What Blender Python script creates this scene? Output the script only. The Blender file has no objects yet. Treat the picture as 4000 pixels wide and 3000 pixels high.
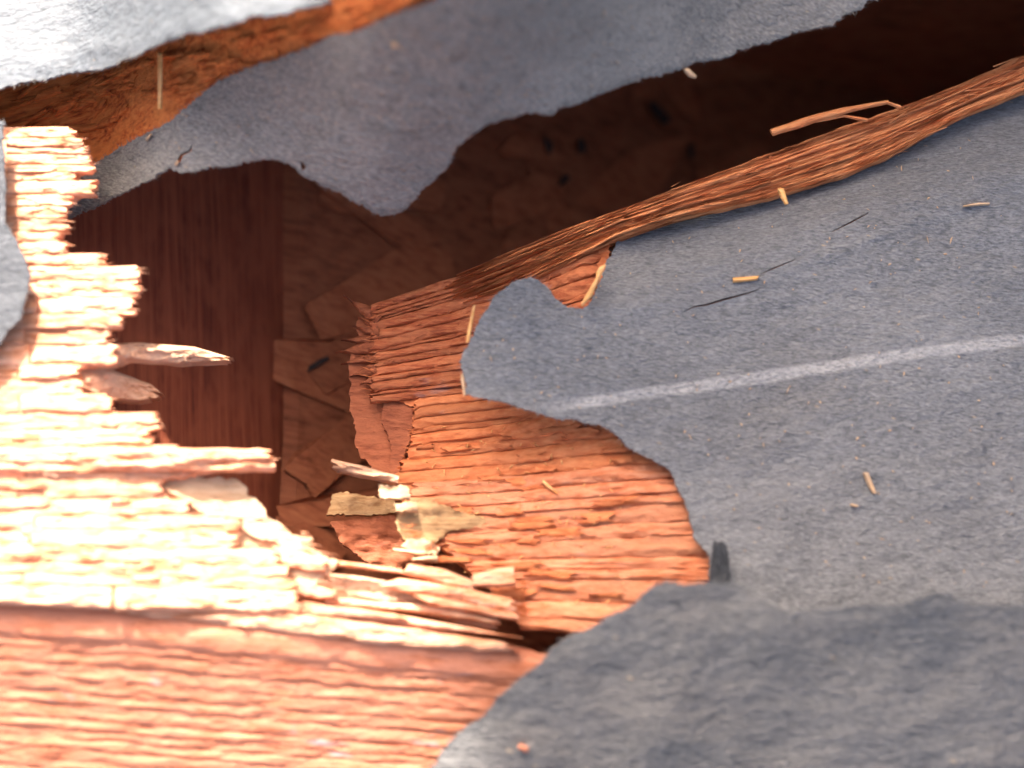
import bpy, bmesh, math, random
from mathutils import Vector, Matrix, noise
from mathutils.geometry import delaunay_2d_cdt

# ------------------------------------------------------------------ camera, sky, sun, exposure
scn = bpy.context.scene
COL = scn.collection
CAM_LOC = Vector((-0.045, -0.15, 0.580))
CAM_TGT = Vector((0.0, 0.0, 0.0))
LENS = 54.0
cam_d = bpy.data.cameras.new('camera')
cam = bpy.data.objects.new('camera', cam_d); COL.objects.link(cam)
zax = (CAM_LOC - CAM_TGT).normalized()
xax = Vector((0, 1, 0)).cross(zax).normalized()
xax = Vector((1, 0, 0)); xax = (xax - zax * xax.dot(zax)).normalized()
yax = zax.cross(xax)
RM = Matrix((xax, yax, zax)).transposed()
cam.matrix_world = Matrix.Translation(CAM_LOC) @ RM.to_4x4()
cam_d.lens = LENS; cam_d.sensor_width = 36.0
cam_d.clip_start = 0.01; cam_d.clip_end = 500.0
cam_d.dof.use_dof = True
cam_d.dof.focus_distance = 0.635
cam_d.dof.aperture_fstop = 3.1
scn.camera = cam

SUN_EL = math.radians(36); SUN_AZ = math.radians(-13)      # azimuth from +Y towards +X
world = bpy.data.worlds.new('World'); scn.world = world; world.use_nodes = True
wn = world.node_tree.nodes; wl = world.node_tree.links
bg = wn['Background']; sky = wn.new('ShaderNodeTexSky')
sky.sky_type = 'NISHITA'; sky.sun_disc = False
sky.air_density = .5; sky.dust_density = 7.0; sky.ozone_density = .3
sky.sun_elevation = SUN_EL; sky.sun_rotation = SUN_AZ
wl.new(sky.outputs[0], bg.inputs[0]); bg.inputs[1].default_value = 0.15
sun_d = bpy.data.lights.new('sun', 'SUN'); sun_d.energy = 3.6; sun_d.angle = math.radians(1.0)
sun_d.color = (1.0, 0.97, 0.935)
sun = bpy.data.objects.new('sun', sun_d); COL.objects.link(sun)
SD = Vector((math.sin(SUN_AZ) * math.cos(SUN_EL), math.cos(SUN_AZ) * math.cos(SUN_EL), math.sin(SUN_EL)))
sun.rotation_euler = SD.to_track_quat('Z', 'Y').to_euler()
sun.location = SD * 5
scn.view_settings.view_transform = 'Standard'; scn.view_settings.look = 'None'
scn.view_settings.gamma = 1.0; scn.view_settings.use_curve_mapping = False
scn.view_settings.exposure = 2.55
scn.render.engine = 'CYCLES'
scn.cycles.max_bounces = 5; scn.cycles.diffuse_bounces = 4; scn.cycles.glossy_bounces = 2
scn.cycles.use_adaptive_sampling = True; scn.cycles.adaptive_threshold = .025

FPX = 4000 * LENS / 36.0
def P(px, py, zmm):
    """where the sight line of photograph point (px, py) meets the level zmm above the deck"""
    d = RM @ Vector(((px - 2000) / FPX, -(py - 1500) / FPX, -1.0))
    t = (zmm * 0.001 - CAM_LOC.z) / d.z
    return CAM_LOC + d * t

rnd = random.Random(11)
def N(x, y, z=0.0): return noise.noise(Vector((x, y, z)))
def FB(x, y, z=0.0, o=3):
    s = 0; a = 1
    for _ in range(o):
        s += a * noise.noise(Vector((x, y, z))); x *= 2.03; y *= 2.03; z += 7.3; a *= .5
    return s
def sst(a, b, x):
    t = min(1, max(0, (x - a) / (b - a))); return t * t * (3 - 2 * t)
def lerp(a, b, t): return a + (b - a) * t

# ------------------------------------------------------------------ materials
def mat(name):
    m = bpy.data.materials.new(name); m.use_nodes = True
    nt = m.node_tree; b = nt.nodes['Principled BSDF']
    return m, nt, b
def nd(nt, t, **k):
    n = nt.nodes.new(t)
    for a, v in k.items(): setattr(n, a, v)
    return n
def mapping(nt, scale, rot=(0, 0, 0)):
    tc = nd(nt, 'ShaderNodeTexCoord'); mp = nd(nt, 'ShaderNodeMapping')
    mp.inputs['Scale'].default_value = scale; mp.inputs['Rotation'].default_value = rot
    # rotate first, then scale
    mp2 = nd(nt, 'ShaderNodeMapping'); mp2.inputs['Rotation'].default_value = rot
    nt.links.new(tc.outputs['Object'], mp2.inputs[0])
    mp.inputs['Rotation'].default_value = (0, 0, 0)
    nt.links.new(mp2.outputs[0], mp.inputs[0]); return mp.outputs[0]
def noise_n(nt, vec, scale=1.0, detail=4, rough=.6, dist=0):
    n = nd(nt, 'ShaderNodeTexNoise'); n.inputs['Scale'].default_value = scale
    n.inputs['Detail'].default_value = detail; n.inputs['Roughness'].default_value = rough
    n.inputs['Distortion'].default_value = dist
    nt.links.new(vec, n.inputs['Vector']); return n.outputs['Fac']
def ramp(nt, fac, stops):
    r = nd(nt, 'ShaderNodeValToRGB'); e = r.color_ramp.elements
    while len(e) < len(stops): e.new(0.5)
    for i, (p, c) in enumerate(stops):
        e[i].position = p; e[i].color = (*c, 1) if len(c) == 3 else c
    nt.links.new(fac, r.inputs[0]); return r.outputs[0]
def mixc(nt, fac, a, b, mode='MIX'):
    m = nd(nt, 'ShaderNodeMix', data_type='RGBA', blend_type=mode)
    if isinstance(fac, (int, float)): m.inputs[0].default_value = fac
    else: nt.links.new(fac, m.inputs[0])
    for i, v in ((6, a), (7, b)):
        if isinstance(v, tuple): m.inputs[i].default_value = (*v, 1)
        else: nt.links.new(v, m.inputs[i])
    return m.outputs[2]
def math_n(nt, op, a, b=None, clamp=False):
    m = nd(nt, 'ShaderNodeMath', operation=op, use_clamp=clamp)
    for i, v in ((0, a), (1, b)):
        if v is None: continue
        if isinstance(v, (int, float)): m.inputs[i].default_value = v
        else: nt.links.new(v, m.inputs[i])
    return m.outputs[0]
def bump(nt, h, b, strength, dist, prev=None):
    n = nd(nt, 'ShaderNodeBump'); n.inputs['Strength'].default_value = strength
    n.inputs['Distance'].default_value = dist
    nt.links.new(h, n.inputs['Height'])
    if prev: nt.links.new(prev, n.inputs['Normal'])
    nt.links.new(n.outputs[0], b.inputs['Normal']); return n.outputs[0]

def wood(name, dark, mid, light, rot=0.0, grey=0.0, along=45, across=900, var=.35, blotch=(.42, .6), bs=.8):
    m, nt, b = mat(name)
    v = mapping(nt, (along, across, across), (0, 0, rot))
    f = noise_n(nt, v, 1.0, 3, .65)
    c = ramp(nt, f, [(.30, dark), (.48, mid), (.68, light)])
    v2 = mapping(nt, (60, 130, 130), (0, 0, rot))
    f2 = noise_n(nt, v2, 1.0, 2, .6)
    c = mixc(nt, math_n(nt, 'MULTIPLY', ramp(nt, f2, [(blotch[0], (0, 0, 0)), (blotch[1], (1, 1, 1))]), .55), c, light)
    oi = nd(nt, 'ShaderNodeObjectInfo')
    k = math_n(nt, 'ADD', math_n(nt, 'MULTIPLY', oi.outputs['Random'], var), 1 - var * .55)
    hs = nd(nt, 'ShaderNodeHueSaturation'); nt.links.new(c, hs.inputs['Color']); nt.links.new(k, hs.inputs['Value'])
    c = hs.outputs[0]
    if grey:
        f3 = noise_n(nt, mapping(nt, (22, 60, 60), (0, 0, rot)), 1.0, 3, .7)
        c = mixc(nt, math_n(nt, 'MULTIPLY', ramp(nt, f3, [(.66, (0, 0, 0)), (.74, (1, 1, 1))]), grey), c, (.30, .30, .31))
    nt.links.new(c, b.inputs['Base Color'])
    b.inputs['Roughness'].default_value = .75; b.inputs['Specular IOR Level'].default_value = .25
    n1 = bump(nt, f, b, bs, .0006)
    f4 = noise_n(nt, mapping(nt, (260, 420, 420), (0, 0, rot)), 1.0, 3, .65)
    bump(nt, f4, b, bs * .8, .0009, n1)
    return m

M = {}
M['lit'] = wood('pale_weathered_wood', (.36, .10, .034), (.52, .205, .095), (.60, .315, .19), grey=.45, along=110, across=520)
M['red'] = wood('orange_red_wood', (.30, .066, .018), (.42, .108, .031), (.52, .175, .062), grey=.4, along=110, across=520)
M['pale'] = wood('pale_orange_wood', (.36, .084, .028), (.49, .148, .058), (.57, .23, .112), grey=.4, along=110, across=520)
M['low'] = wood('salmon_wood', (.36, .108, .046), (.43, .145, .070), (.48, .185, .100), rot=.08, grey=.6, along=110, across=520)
M['strip'] = wood('fibrous_red_wood', (.42, .10, .03), (.57, .17, .052), (.64, .26, .095), rot=-.36, along=30, across=1500, var=.3)
M['deep'] = wood('shaded_red_wood', (.22, .045, .014), (.36, .085, .027), (.47, .15, .055), along=90, across=900, grey=.3)  # darker copy of the red wood: shade by the hole put into colour
M['top'] = wood('rough_orange_wood', (.17, .030, .006), (.46, .095, .016), (.60, .18, .04), rot=-.33, along=90, across=700, bs=1.0)
M['tan'] = wood('fresh_split_wood', (.36, .20, .10), (.46, .28, .15), (.56, .38, .23), var=.25)
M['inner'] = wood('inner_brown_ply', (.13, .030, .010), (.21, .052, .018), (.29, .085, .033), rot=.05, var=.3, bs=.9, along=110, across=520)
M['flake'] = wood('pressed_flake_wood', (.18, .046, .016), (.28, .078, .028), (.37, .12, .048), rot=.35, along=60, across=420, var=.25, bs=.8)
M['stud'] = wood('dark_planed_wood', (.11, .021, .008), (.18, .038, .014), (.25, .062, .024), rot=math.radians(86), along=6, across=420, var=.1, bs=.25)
M['ochre'] = wood('dull_ochre_wood', (.24, .12, .045), (.34, .185, .075), (.43, .26, .12), var=.2)
M['edge'] = wood('ochre_edge_wood', (.36, .165, .08), (.48, .245, .135), (.57, .345, .215), var=.3)

def felt(name, tint=(.148, .142, .136), rough=.44, rust=.25, chalk=None, stretch=.08, bs=1.0, flecks=1.0, fs=1.0):
    m, nt, b = mat(name)
    v = mapping(nt, (430 * fs, 1350 * fs, 900 * fs), (0, 0, stretch))
    f = noise_n(nt, v, 1.0, 3, .7)
    lo = tuple(x * .5 for x in tint); hi = tuple(x * 1.55 for x in tint)
    c = ramp(nt, f, [(.34, lo), (.5, tint), (.66, hi)])
    f2 = noise_n(nt, mapping(nt, (14, 22, 22)), 1.0, 3, .6)
    c = mixc(nt, math_n(nt, 'MULTIPLY', ramp(nt, f2, [(.5, (0, 0, 0)), (.75, (1, 1, 1))]), rust), c, (.075, .058, .045))
    fg = noise_n(nt, mapping(nt, (7, 12, 12), (0, 0, .3)), 1.0, 4, .7)
    c = mixc(nt, math_n(nt, 'MULTIPLY', ramp(nt, fg, [(.46, (0, 0, 0)), (.68, (1, 1, 1))]), .26), c, tuple(x * 2.0 for x in tint))
    c = mixc(nt, math_n(nt, 'MULTIPLY', ramp(nt, fg, [(.30, (1, 1, 1)), (.44, (0, 0, 0))]), .3), c, tuple(x * .5 for x in tint))
    # short pale fibres pressed into the sheet
    vo = nd(nt, 'ShaderNodeTexVoronoi'); vo.inputs['Scale'].default_value = 1.0
    nt.links.new(mapping(nt, (130 * fs, 320 * fs, 200 * fs), (0, 0, .35)), vo.inputs['Vector'])
    fl = ramp(nt, vo.outputs['Distance'], [(.06, (1, 1, 1)), (.16, (0, 0, 0))])
    sep = nd(nt, 'ShaderNodeSeparateColor'); nt.links.new(vo.outputs['Color'], sep.inputs[0])
    pick = math_n(nt, 'GREATER_THAN', sep.outputs[0], 1 - .16 * flecks)
    c = mixc(nt, math_n(nt, 'MULTIPLY', math_n(nt, 'MULTIPLY', fl, pick), .8), c, (.36, .25, .14))
    fd = noise_n(nt, mapping(nt, (150 * fs, 420 * fs, 300 * fs), (0, 0, stretch)), 1.0, 2, .65)
    c = mixc(nt, ramp(nt, fd, [(.30, (.5,) * 3), (.42, (0, 0, 0))]), c, tuple(x * .3 for x in tint))
    if chalk:
        (ax, ay), (bx, by), w0, w1 = chalk
        L = math.hypot(bx - ax, by - ay); ux, uy = (bx - ax) / L, (by - ay) / L
        tc = nd(nt, 'ShaderNodeTexCoord'); sx = nd(nt, 'ShaderNodeSeparateXYZ'); nt.links.new(tc.outputs['Object'], sx.inputs[0])
        X = math_n(nt, 'SUBTRACT', sx.outputs[0], ax); Y = math_n(nt, 'SUBTRACT', sx.outputs[1], ay)
        along = math_n(nt, 'ADD', math_n(nt, 'MULTIPLY', X, ux), math_n(nt, 'MULTIPLY', Y, uy))
        acr = math_n(nt, 'ABSOLUTE', math_n(nt, 'ADD', math_n(nt, 'SUBTRACT', math_n(nt, 'MULTIPLY', Y, ux), math_n(nt, 'MULTIPLY', X, uy)),
                     math_n(nt, 'MULTIPLY', math_n(nt, 'SUBTRACT', noise_n(nt, mapping(nt, (40, 40, 40)), 1, 2), .5), .003)))
        tt = math_n(nt, 'DIVIDE', along, L)
        w = math_n(nt, 'ADD', math_n(nt, 'MULTIPLY', tt, w1 - w0), w0)
        q = math_n(nt, 'SUBTRACT', 1.0, math_n(nt, 'DIVIDE', acr, w))
        fade = math_n(nt, 'MULTIPLY', math_n(nt, 'ADD', tt, .0), 9.0, True)
        g = noise_n(nt, mapping(nt, (500, 900, 600)), 1, 5, .7)
        q = math_n(nt, 'MULTIPLY', q, 2.2, True)
        mask = math_n(nt, 'MULTIPLY', math_n(nt, 'MULTIPLY', q, fade), ramp(nt, g, [(.36, (.12,) * 3), (.58, (.85,) * 3)]))
        c = mixc(nt, mask, c, (.40, .37, .335))
    nt.links.new(c, b.inputs['Base Color'])
    b.inputs['Roughness'].default_value = rough; b.inputs['Specular IOR Level'].default_value = .7
    n1 = bump(nt, f, b, 1.0 * bs, .0016)
    f3 = noise_n(nt, mapping(nt, (90, 170, 130), (0, 0, stretch)), 1.0, 2, .6)
    bump(nt, f3, b, .8 * bs, .0035, n1)
    return m
def cpt(px, py, z): p = P(px, py, z); return (p.x, p.y)
M['felt'] = felt('tar_felt')
M['felt_right'] = felt('tar_felt_chalked', chalk=(cpt(2080, 1592, 9), cpt(4000, 1325, 7), .0027, .0032))
M['felt_lit'] = felt('tar_felt_worn', tint=(.048, .054, .060), rough=.58, rust=.1, bs=.65, stretch=-.25, flecks=.5)
M['felt_scrap'] = felt('tar_felt_scrap', tint=(.036, .038, .043), rough=.7, rust=.1)
M['felt_tab'] = felt('tar_felt_black', tint=(.028, .027, .026), rough=.7, rust=.1, stretch=1.5)
M['felt_near'] = felt('tar_felt_rusty', tint=(.088, .079, .068), rough=.56, rust=.45, fs=.7)
M['felt_band'] = felt('tar_felt_loose', tint=(.175, .154, .128), rough=.5, rust=.35, stretch=.3)
def plain(name, c, r=.8):
    m, nt, b = mat(name)
    f = noise_n(nt, mapping(nt, (300, 300, 300)), 1, 4)
    nt.links.new(ramp(nt, f, [(.3, tuple(x * .6 for x in c)), (.7, tuple(x * 1.3 for x in c))]), b.inputs['Base Color'])
    b.inputs['Roughness'].default_value = r; return m
M['shaded_panel'] = wood('shaded_panel_wood', (.13, .034, .012), (.22, .06, .022), (.31, .10, .04), rot=.2, along=40, across=300, var=.0, bs=.8)  # panel wood darkened to hold the cavity's shade in its colour
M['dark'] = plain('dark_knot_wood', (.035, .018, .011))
M['render'] = plain('blocker_brown', (.17, .13, .11))
M['ground'] = plain('ground_earth', (.10, .09, .06))
M['fringe'] = plain('felt_fibre', (.19, .175, .15))
M['chip'] = wood('orange_chip_wood', (.42, .18, .05), (.56, .27, .08), (.62, .34, .14), bs=.4)

# ------------------------------------------------------------------ object helpers
def tag(o, label, cat, group=None):
    o['label'] = label; o['category'] = cat
    if group: o['group'] = group
    return o
def thing(name, label, cat, loc, group=None):
    e = bpy.data.objects.new(name, None); COL.objects.link(e)
    e.location = loc; e.empty_display_size = .01
    return tag(e, label, cat, group)
def link(name, me, m, parent=None, smooth=True):
    o = bpy.data.objects.new(name, me); COL.objects.link(o)
    me.materials.append(m)
    if smooth:
        me.polygons.foreach_set('use_smooth', [True] * len(me.polygons))
    if parent:
        o.parent = parent
        o.matrix_parent_inverse = Matrix.Translation(-Vector(WLOC(parent)))
    return o
def WLOC(o):
    v = Vector(o.location)
    return v
def child_of_mesh(o, parent):           # parent is a mesh whose own coordinates are world coordinates
    o.parent = parent; o.matrix_parent_inverse = Matrix.Identity(4)
    o.matrix_parent_inverse = parent_world(parent).inverted()
def parent_world(o):
    m = Matrix.Translation(o.location)
    if o.parent: m = parent_world(o.parent) @ o.matrix_parent_inverse @ m
    return m

def curve_at(pts, u):
    """point at fraction u of a polyline's length"""
    if len(pts) == 2:
        return lerp(pts[0][0], pts[1][0], u), lerp(pts[0][1], pts[1][1], u)
    L = [0]
    for a, b in zip(pts, pts[1:]): L.append(L[-1] + math.hypot(b[0] - a[0], b[1] - a[1]))
    s = u * L[-1]
    for i in range(len(pts) - 1):
        if s <= L[i + 1] or i == len(pts) - 2:
            t = (s - L[i]) / (L[i + 1] - L[i])
            return lerp(pts[i][0], pts[i + 1][0], t), lerp(pts[i][1], pts[i + 1][1], t)

def ridge(name, A, B, z, m, parent, seed, bulge=1.8, thick=3.0, rl=0, rr=0, rough=.5, rows=8, step=10, tip=0, tipl=0, peak=.5, wav=5):
    """a strip of split wood between edge A and edge B (photo points), ragged at the left (rl) and right (rr) end"""
    L = math.hypot(A[-1][0] - A[0][0], A[-1][1] - A[0][1])
    n = max(4, int(L / step)); V = []; F = []
    jl = [0.0] * (rows + 1); jr = [0.0] * (rows + 1)
    r = random.Random(seed)
    lift = r.uniform(-.5, .6) * rough * 1.6
    for j in range(rows + 1):
        jl[j] = rl * (r.random() ** 1.5); jr[j] = rr * (r.random() ** 1.5)
    for j in range(rows + 1):
        v = j / rows
        for i in range(n + 1):
            u0 = i / n
            a = jl[j] / L; b = 1 - jr[j] / L
            u = a + (b - a) * u0
            ax, ay = curve_at(A, u); bx, by = curve_at(B, u)
            vv = v
            if tip: vv = .5 + (v - .5) * (1 - sst(1 - tip, 1, u0) * .93)
            if tipl: vv = .5 + (vv - .5) * (1 - sst(tipl, 0, u0) * .93) if u0 < tipl else vv
            x = lerp(ax, bx, vv); y = lerp(ay, by, vv)
            ed = N(x * .012, seed * 3.1 + (0 if v < .5 else 9)) * wav
            y += ed * (abs(v - .5) * 2)
            prof = (math.sin(math.pi * min(1, max(0, v ** (math.log(.5) / math.log(peak))))) ** .38) if 0 < v < 1 else 0
            nn = FB(x * .006, y * .045, seed * 1.7, 4)
            st = FB(x * .007, y * .03, seed * 2.3 + 50, 2)
            h = lift + bulge * prof * (1 + .15 * nn) + rough * nn * 1.4 + (rough * .9 if st > .18 else 0) - (rough * 1.3 if st < -.38 else 0)
            V.append(P(x, y, z(x, y) + h))
    W = n + 1; nt = len(V)
    for j in range(rows + 1):
        for i in range(W):
            p = V[j * W + i]; V.append(Vector((p.x, p.y, p.z - thick * .001)))
    for j in range(rows):
        for i in range(n):
            a = j * W + i
            F.append((a, a + W, a + W + 1, a + 1)); F.append((nt + a, nt + a + 1, nt + a + W + 1, nt + a + W))
    for i in range(n):
        F.append((i, i + 1, nt + i + 1, nt + i)); a = rows * W + i
        F.append((a + 1, a, nt + a, nt + a + 1))
    for j in range(rows):
        a = j * W; F.append((a + W, a, nt + a, nt + a + W)); a += n
        F.append((a, a + W, nt + a + W, nt + a))
    me = bpy.data.meshes.new(name); me.from_pydata(V, [], F); me.update()
    o = link(name, me, m, parent)
    mark_sharp(me)
    return o
def mark_sharp(me, ang=50):
    bm = bmesh.new(); bm.from_mesh(me)
    bmesh.ops.recalc_face_normals(bm, faces=bm.faces)
    c = math.radians(ang)
    for e in bm.edges:
        if len(e.link_faces) == 2 and e.calc_face_angle(0) > c: e.smooth = False
    bm.to_mesh(me); bm.free()

def inside(poly, x, y):
    c = False; j = len(poly) - 1
    for i in range(len(poly)):
        xi, yi = poly[i]; xj, yj = poly[j]
        if (yi > y) != (yj > y) and x < (xj - xi) * (y - yi) / (yj - yi) + xi: c = not c
        j = i
    return c
def densify(poly, step):
    o = []
    for i in range(len(poly)):
        a = poly[i]; b = poly[(i + 1) % len(poly)]
        d = math.hypot(b[0] - a[0], b[1] - a[1]); k = max(1, int(d / step))
        for q in range(k): o.append((lerp(a[0], b[0], q / k), lerp(a[1], b[1], q / k)))
    return o
def edge_noise(poly, amp, fine, seed):
    out = []
    for i in range(len(poly)):
        x, y = poly[i]; x0, y0 = poly[i - 1]; x1, y1 = poly[(i + 1) % len(poly)]
        tx, ty = x1 - x0, y1 - y0; L = math.hypot(tx, ty) or 1
        k = FB(x * .02, y * .02, seed, 3) * amp + FB(x * .11, y * .11, seed + 30, 2) * fine
        out.append((x - ty / L * k, y + tx / L * k))
    return out
def sheet(name, poly, z, m, parent=None, thick=1.2, step=22, estep=9, amp=5, fine=5, seed=1, holes=(), fringe=None, smooth=True):
    """a thin sheet with a torn outline; z(x, y) gives its height over the deck at each photo point"""
    b = edge_noise(densify(poly, estep), amp, fine, seed) if amp or fine else densify(poly, estep)
    pts = list(b); edges = [(i, (i + 1) % len(b)) for i in range(len(b))]
    for h in holes:
        k = len(pts); pts += h; edges += [(k + i, k + (i + 1) % len(h)) for i in range(len(h))]
    xs = [p[0] for p in b]; ys = [p[1] for p in b]
    y = min(ys) + step * .5; r = random.Random(seed); row = 0
    # grid cells near the outline, to keep inner points off it
    near = set()
    for p in pts:
        near.add((int(p[0] // step), int(p[1] // step)))
    while y < max(ys):
        xi = []                                              # crossings of this scan line
        for i in range(len(b)):
            (xa, ya), (xb, yb) = b[i], b[(i + 1) % len(b)]
            if (ya > y) != (yb > y): xi.append(xa + (xb - xa) * (y - ya) / (yb - ya))
        xi.sort()
        for s, e in zip(xi[::2], xi[1::2]):
            x = math.ceil(s / step) * step + (step * .5 if row % 2 else 0)
            while x < e:
                px, py = x + r.uniform(-.2, .2) * step, y + r.uniform(-.2, .2) * step
                if (int(px // step), int(py // step)) not in near: pts.append((px, py))
                x += step
        y += step * .87; row += 1
    res = delaunay_2d_cdt([Vector(p) for p in pts], edges, [], 0, .001)
    vs, fs = res[0], res[2]
    tri = []
    for f in fs:
        cx = sum(vs[i].x for i in f) / len(f); cy = sum(vs[i].y for i in f) / len(f)
        if inside(b, cx, cy) and not any(inside(h, cx, cy) for h in holes): tri.append(tuple(f))
    top = [P(v.x, v.y, z(v.x, v.y)) for v in vs]
    n = len(top)
    V = top + [Vector((p.x, p.y, p.z - thick * .001)) for p in top]
    F = []; cnt = {}
    for f in tri:
        F.append(f); F.append(tuple(n + i for i in reversed(f)))
        for a, c in zip(f, f[1:] + f[:1]):
            if (c, a) in cnt: cnt.pop((c, a))
            else: cnt[(a, c)] = 1
    for a, c in cnt: F.append((c, a, n + a, n + c))
    me = bpy.data.meshes.new(name); me.from_pydata(V, [], F); me.update()
    o = link(name, me, m, parent, smooth)
    mark_sharp(me, 60)
    if fringe: make_fringe(o, b, z, fringe, seed)
    return o
def make_fringe(o, b, z, dens, seed):
    """short loose fibres standing out of the torn edge"""
    r = random.Random(seed + 5); V = []; F = []
    area = sum(b[i][0] * b[(i + 1) % len(b)][1] - b[(i + 1) % len(b)][0] * b[i][1] for i in range(len(b)))
    sg = 1 if area > 0 else -1
    for i in range(len(b)):
        if r.random() > dens: continue
        x, y = b[i]
        if not (-80 < x < 4080 and -80 < y < 3080): continue
        x1, y1 = b[(i + 1) % len(b)]; dx, dy = x1 - x, y1 - y; L = math.hypot(dx, dy) or 1
        nx, ny = dy / L * sg, -dx / L * sg
        ln = r.uniform(6, 22); a = r.uniform(-.9, .9)
        ex = nx * math.cos(a) - ny * math.sin(a); ey = nx * math.sin(a) + ny * math.cos(a)
        w = r.uniform(1.0, 2.2); z0 = z(x, y) - r.uniform(0, 1.0)
        p = P(x - ex * 5, y - ey * 5, z0); q = P(x + ex * ln, y + ey * ln, z0 + r.uniform(-.6, .9))
        s = Vector((-(q - p).y, (q - p).x, 0)).normalized() * w * 1e-4; u = Vector((0, 0, w * 1e-4))
        k = len(V); V += [p + s, p - s, p + u, q]
        F += [(k, k + 1, k + 3), (k + 1, k + 2, k + 3), (k + 2, k, k + 3), (k, k + 2, k + 1)]
    if not V: return
    me = bpy.data.meshes.new('frayed_edge'); me.from_pydata(V, [], F); me.update()
    f = link('frayed_edge', me, M['fringe'], None, False); f['kind'] = 'stuff'
    f.parent = o; f.matrix_parent_inverse = parent_world(o).inverted()

# ------------------------------------------------------------------ heights over the deck (mm)
def z_left(x, y): return 12 + (y - 500) * .003 - 5 * sst(450, 1150, x)
def z_low(x, y): return lerp(12, 11.5, sst(300, 1500, x)) - max(0, y - 2470) * .040
def z_right(x, y):
    k = sst(2650, 1450, x)
    d = lerp(30, 9, sst(1650, 2350, y))
    return -2 - d * k
def z_strip(x, y): return z_right(x, y) + 2
def z_felt(x, y):
    return 6 + 3 * sst(2700, 1900, x) + 2.2 * FB(x * .0016, y * .0022, 3.3, 2) + 1.1 * FB(x * .004, y * .010, 4.4, 3) + 1.3 * math.exp(-((y - (1085 - (x - 2980) * .36)) / 26.0) ** 2) * sst(2850, 3050, x) * sst(3900, 3500, x) + 1.0 * math.exp(-((y - (1205 - (x - 2380) * .02)) / 22.0) ** 2) * sst(2250, 2330, x) * sst(2700, 2500, x) - 19 * sst(340, -40, y - (892 - (x - 2427) * .345)) * sst(2150, 2500, x)
def z_near(x, y): return 38 - .037 * max(0, min(900, y - 2270)) + .004 * max(0, x - 2400) + 3.5 * FB(x * .0025, y * .0028, 9, 2)
def z_band(x, y):
    s = .12 + .88 * sst(450, 1650, x)
    d = 850 - y; d = d if d < 850 else 850 + 250 * (1 - math.exp(-(d - 850) / 250))
    zb_ = 10 + 6 * s - 26 * sst(720, 300, x) + .115 * max(-40, d) * s * lerp(1, .32, sst(1750, 3000, x)) + 1.5 * FB(x * .003, y * .003, 5, 2) - .006 * max(0, x - 2600)
    return lerp(zb_, -1.0, sst(-230, -740, y))         # lies down on the roof farther back
BE = [(-400, 760), (190, 740), (373, 636), (633, 487), (848, 317), (1171, 203), (1521, 63), (1705, 0), (2200, -200)]
def band_top(x):
    for (xa, ya), (xb, yb) in zip(BE, BE[1:]):
        if x <= xb: return lerp(ya, yb, (x - xa) / (xb - xa))
    return -200
def z_topwood(x, y):
    k = sst(-10, 60, y - band_top(x))                 # tight under the felt where it slips below it
    return z_band(x, y) - lerp(3.8, 1.75, k) + 1.3 * (1 - k) * FB(x * .01, y * .02, 6, 3)
def z_flap(x, y):
    e = 330 - (x) * .235                              # its lower edge in the photo
    d = max(0, e - y)
    z0 = 24 + 66 * sst(230, 950, x) - .012 * d + 2 * FB(x * .002, y * .004, 8, 2) + .8 * FB(x * .008, y * .012, 3, 2) - 1.2 * sst(50, 0, d)
    return lerp(z0, -1.2, sst(330, 1250, d))       # lies down on the roof farther back

# ------------------------------------------------------------------ the setting
def quad_strip(name, rects, zmm, m, kind=None, div=12, thick=18):
    bm = bmesh.new()
    for (x0, y0, x1, y1) in rects:
        v = [bm.verts.new((a, b, c)) for c in (zmm * .001, (zmm - thick) * .001) for a, b in ((x0, y0), (x1, y0), (x1, y1), (x0, y1))]
        for f in ((0, 1, 2, 3), (7, 6, 5, 4), (0, 4, 5, 1), (1, 5, 6, 2), (2, 6, 7, 3), (3, 7, 4, 0)):
            bm.faces.new([v[i] for i in f])
    me = bpy.data.meshes.new(name); bm.to_mesh(me); bm.free()
    o = link(name, me, m, None, False)
    if kind: o['kind'] = kind
    return o
HX0, HX1, HY0, HY1 = -.236, .30, -.197, .215
quad_strip('roof', [(-2.5, HY1, 2.5, 2.0), (-2.5, -2.0, 2.5, HY0), (-2.5, HY0, HX0, HY1), (HX1, HY0, 2.5, HY1), (HX0, .158, .06, HY1)], -2, M['felt'], 'structure')
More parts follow.
